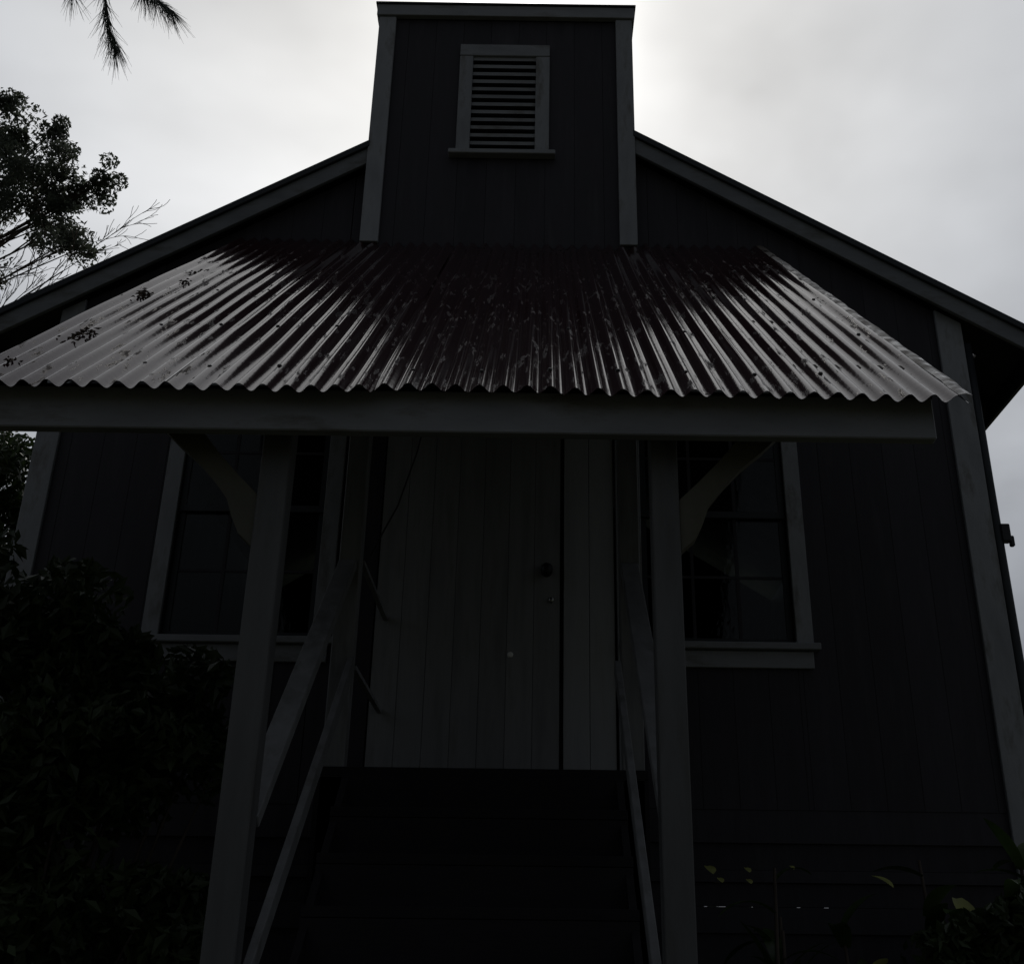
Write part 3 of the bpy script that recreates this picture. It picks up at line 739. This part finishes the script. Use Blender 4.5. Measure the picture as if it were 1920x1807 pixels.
shrub('tall dark shrub filling the left foreground in front of the left window, with unseen clumps added leftward for shade', (-1.75, -1.55, 0),
      [((-1.95, -1.5, 2.80), .42, 24), ((-1.62, -1.45, 2.62), .34, 16), ((-1.75, -1.55, 2.2), .5, 22), ((-1.35, -1.55, 2.35), .36, 20), ((-1.2, -1.6, 1.7), .36, 14), ((-1.7, -1.6, 1.4), .6, 22), ((-1.15, -1.65, 1.1), .36, 12), ((-1.5, -1.6, .6), .6, 14), ((-2.2, -1.5, 2.0), .5, 16), ((-2.75, -1.7, 2.7), .42, 16), ((-2.85, -1.9, 3.3), .45, 16), ((-3.1, -1.8, 2.2), .6, 16)],  # last three clumps lie out of view, added to shade the left side
      0.075, 150, 'leafdark', 31)
shrub('low dark shrub between the left porch post and the tall shrub', (-1.1, -2.1, 0),
      [((-1.12, -2.1, 1.15), .3, 16), ((-1.2, -2.1, .7), .38, 12), ((-1.05, -2.15, .35), .32, 8)], 0.06, 130, 'leafdark', 37)

# strap leaved plant
def strap_leaf(base, dvec, length, width, rr, droop=0.6, seg=7):
    V, F = [], []
    p = Vector(base); dv = Vector(dvec).normalized(); s = dv.cross(Vector((0, 0, 1)))
    s = s.normalized() if s.length > 1e-3 else Vector((1, 0, 0))
    for i in range(seg+1):
        u = i/seg; w_ = width*(math.sin(math.pi*min(0.12+u*0.88, 1.0))**0.7)*0.5 + 0.0015
        n_ = s.cross(dv).normalized()
        V += [tuple(p - s*w_ + n_*w_*.25), tuple(p), tuple(p + s*w_ + n_*w_*.25)]
        p = p+dv*length/seg; dv = (dv+Vector((0, 0, -droop/seg))).normalized()
    for i in range(seg):
        for k in range(2): a = i*3+k; F.append((a, a+1, a+4, a+3))
    return V, F
def strap_plant(label, base, n, length, width, seed, top=0.8, mat_='leafbroad', cat='plant', name='strap_plant', pale=(), spread=.6, group=None, yellow=None):
    rr = random.Random(seed); t = thing(name, label, cat, base, group)
    b = Vector(base); acc = ([], [])
    st = [b+Vector((rr.uniform(-.12, .12), rr.uniform(-.12, .12), 0)) for _ in range(max(2, n//9))]
    tops = []
    for s in st:
        h = top*rr.uniform(.75, 1.05); e = s+Vector((rr.uniform(-.2, .2), rr.uniform(-.2, .2), h)); tops.append((s, e))
        tube([s-Vector((0, 0, .03)), s.lerp(e, .5)+Vector((rr.uniform(-.03, .03), 0, 0)), e], [.014, .012, .007], 6, acc)
    tubes_obj('stem', t, *acc)
    for i in range(n):
        s, e = tops[i % len(tops)]; u = rr.uniform(.3, 1.0)
        a = rr.uniform(0, 2*math.pi); el = rr.uniform(.15, 1.1)*(.4+u*.8)
        V, F = strap_leaf(s.lerp(e, u), (math.cos(a)*spread, math.sin(a)*spread, el), length*rr.uniform(.7, 1.2), width*rr.uniform(.7, 1.2), rr, rr.uniform(.6, 1.6))
        raw('leaf', V, F, mat_, t, smooth=True)
    return t
strap_plant('strap-leaved plant rising beside the left window casing', (-1.62, -1.2, 0), 34, 0.55, 0.035, 41, top=2.75, spread=.35)

# ---- broad leaved plants at the bottom right
def pale_leaf(t, p, dvec, length, width, seed):
    V, F = strap_leaf(p, dvec, length, width, random.Random(seed), .5)
    o = raw('leaf', V, F, 'leafpale', t, smooth=True); o['label'] = 'yellow-green leaf with light painted into its colour'
a = strap_plant('broad-leaved plant with a bright yellow-green leaf below the right corner board', (2.05, -0.62, 0), 46, 0.32, 0.085, 51, top=1.95, name='broad_leaved_plant')
pale_leaf(a, (2.00, -0.58, zg(.315)), (.25, -.50, -.75), .16, .115, 1)
pale_leaf(a, (2.10, -0.66, zg(.248)), (.2, -.6, -.3), .03, .02, 2)
b_ = strap_plant('broad-leaved plant at the bottom right corner with a pale upright leaf', (2.28, -0.75, 0), 42, 0.36, 0.08, 52, top=2.0, name='broad_leaved_plant')
pale_leaf(b_, (2.14, -0.72, zg(-.02)), (.12, -.35, .9), .17, .085, 3)
c_ = strap_plant('broad-leaved plant in front of the skirting under the right window', (1.62, -0.60, 0), 46, 0.30, 0.075, 53, top=1.80, name='broad_leaved_plant')
pale_leaf(c_, (1.63, -0.62, zg(.40)), (.55, -.65, -.25), .11, .06, 4)
pale_leaf(c_, (1.595, -0.66, zg(.01)), (.2, -.5, .6), .09, .07, 5)
e_ = strap_plant('narrow-leaved clump beside the right porch post foot', (1.08, -0.5, 0), 34, 0.34, 0.045, 54, top=1.95, name='broad_leaved_plant', spread=.5)
for k, (px_, pz_, w_) in enumerate(((.915, .445, .05), (.965, .395, .03), (1.09, .44, .03), (1.095, .39, .028), (1.295, .45, .022))):
    pale_leaf(e_, (px_, -0.50, zg(pz_)), (.3, -.8, -.4), w_*1.3, w_, 10+k)  # pale bits added in place of daylight spots between the skirting slats
shrub('low leafy shrub spreading along the right wall foot', (2.0, -0.3, 0), [((2.1, -.35, 1.5), .32, 12), ((1.75, -.3, 1.25), .34, 12), ((2.3, -.4, 1.1), .4, 12), ((1.5, -.35, 1.0), .3, 10), ((2.0, -.4, .6), .5, 12), ((2.2, -.85, 1.75), .26, 14), ((1.85, -.8, 1.62), .26, 14), ((2.35, -.9, 1.45), .3, 14), ((1.95, -.9, 1.25), .3, 12)], .075, 90, 'leafdark', 61)
# shrubs behind the chapel that close the view under its floor
shrub('bushy growth seen through the skirting gaps behind the chapel', (3.9, 3.5, 0), [((3.7, 2.6, 1.1), .8, 26), ((3.9, 4.2, 1.3), .9, 26), ((4.3, 3.4, .9), .9, 20), ((3.6, 5.6, 1.2), .9, 26)], .09, 60, 'leafdark', 71)
shrub('wide bush growing against the rear of the chapel', (1.6, 7.4, 0), [((.5, 7.4, 1.0), .9, 26), ((1.8, 7.5, 1.1), 1.0, 30), ((3.0, 7.3, 1.1), .9, 26), ((2.4, 7.6, 1.8), .6, 14)], .09, 60, 'leafdark', 72)

# ------------------------------------------------------------------ dead leaves on the porch roof
def litter(label, x, y, n, size, seed):
    rr = random.Random(seed); zc = zg(RZ+(y-RY)*RS)
    ev, en = Vector((0, cosr, sinr)), Vector((0, -sinr, cosr)); V, F = [], []
    for i in range(n):
        u, v = rr.gauss(0, size*.45), rr.gauss(0, size*1.2)
        h = corr(x+u)+0.011+rr.uniform(0, .010)
        c = Vector((x+u, y, zc)) + ev*v + en*h
        a_ = rr.uniform(0, 6.28); L_ = rr.uniform(.007, .018); W_ = L_*rr.uniform(.35, .7)
        du = Vector((math.cos(a_), 0, 0))+ev*math.sin(a_); dw = en.cross(du)
        t_ = en*rr.uniform(-.3, .5)
        o = len(V)
        V += [tuple(c-du*L_+t_*L_), tuple(c+dw*W_-en*.002), tuple(c+du*L_+t_*L_*.5), tuple(c-dw*W_-en*.002), tuple(c+en*.005)]
        F += [(o, o+3, o+4), (o+3, o+2, o+4), (o+2, o+1, o+4), (o+1, o, o+4)]
    o = raw('leaf_litter', V, F, 'deadleaf'); o['label'] = label; o['category'] = 'leaf litter'; o['group'] = 'dead leaves on the porch roof'
litter('dark clump of dead leaves highest up the left porch roof edge', -1.635, -1.00, 9, .022, 1)
litter('dark clump of dead leaves halfway up the left porch roof edge', -1.66, -1.536, 40, .03, 2)
litter('largest clump of dead leaves low on the left porch roof edge', -1.615, -2.16, 70, .05, 3)
litter('few dead leaves just inside the halfway clump on the porch roof', -1.58, -1.27, 12, .022, 4)
litter('scrap of dead leaves at the porch eave in the far left corner', -1.66, -2.50, 8, .02, 5)
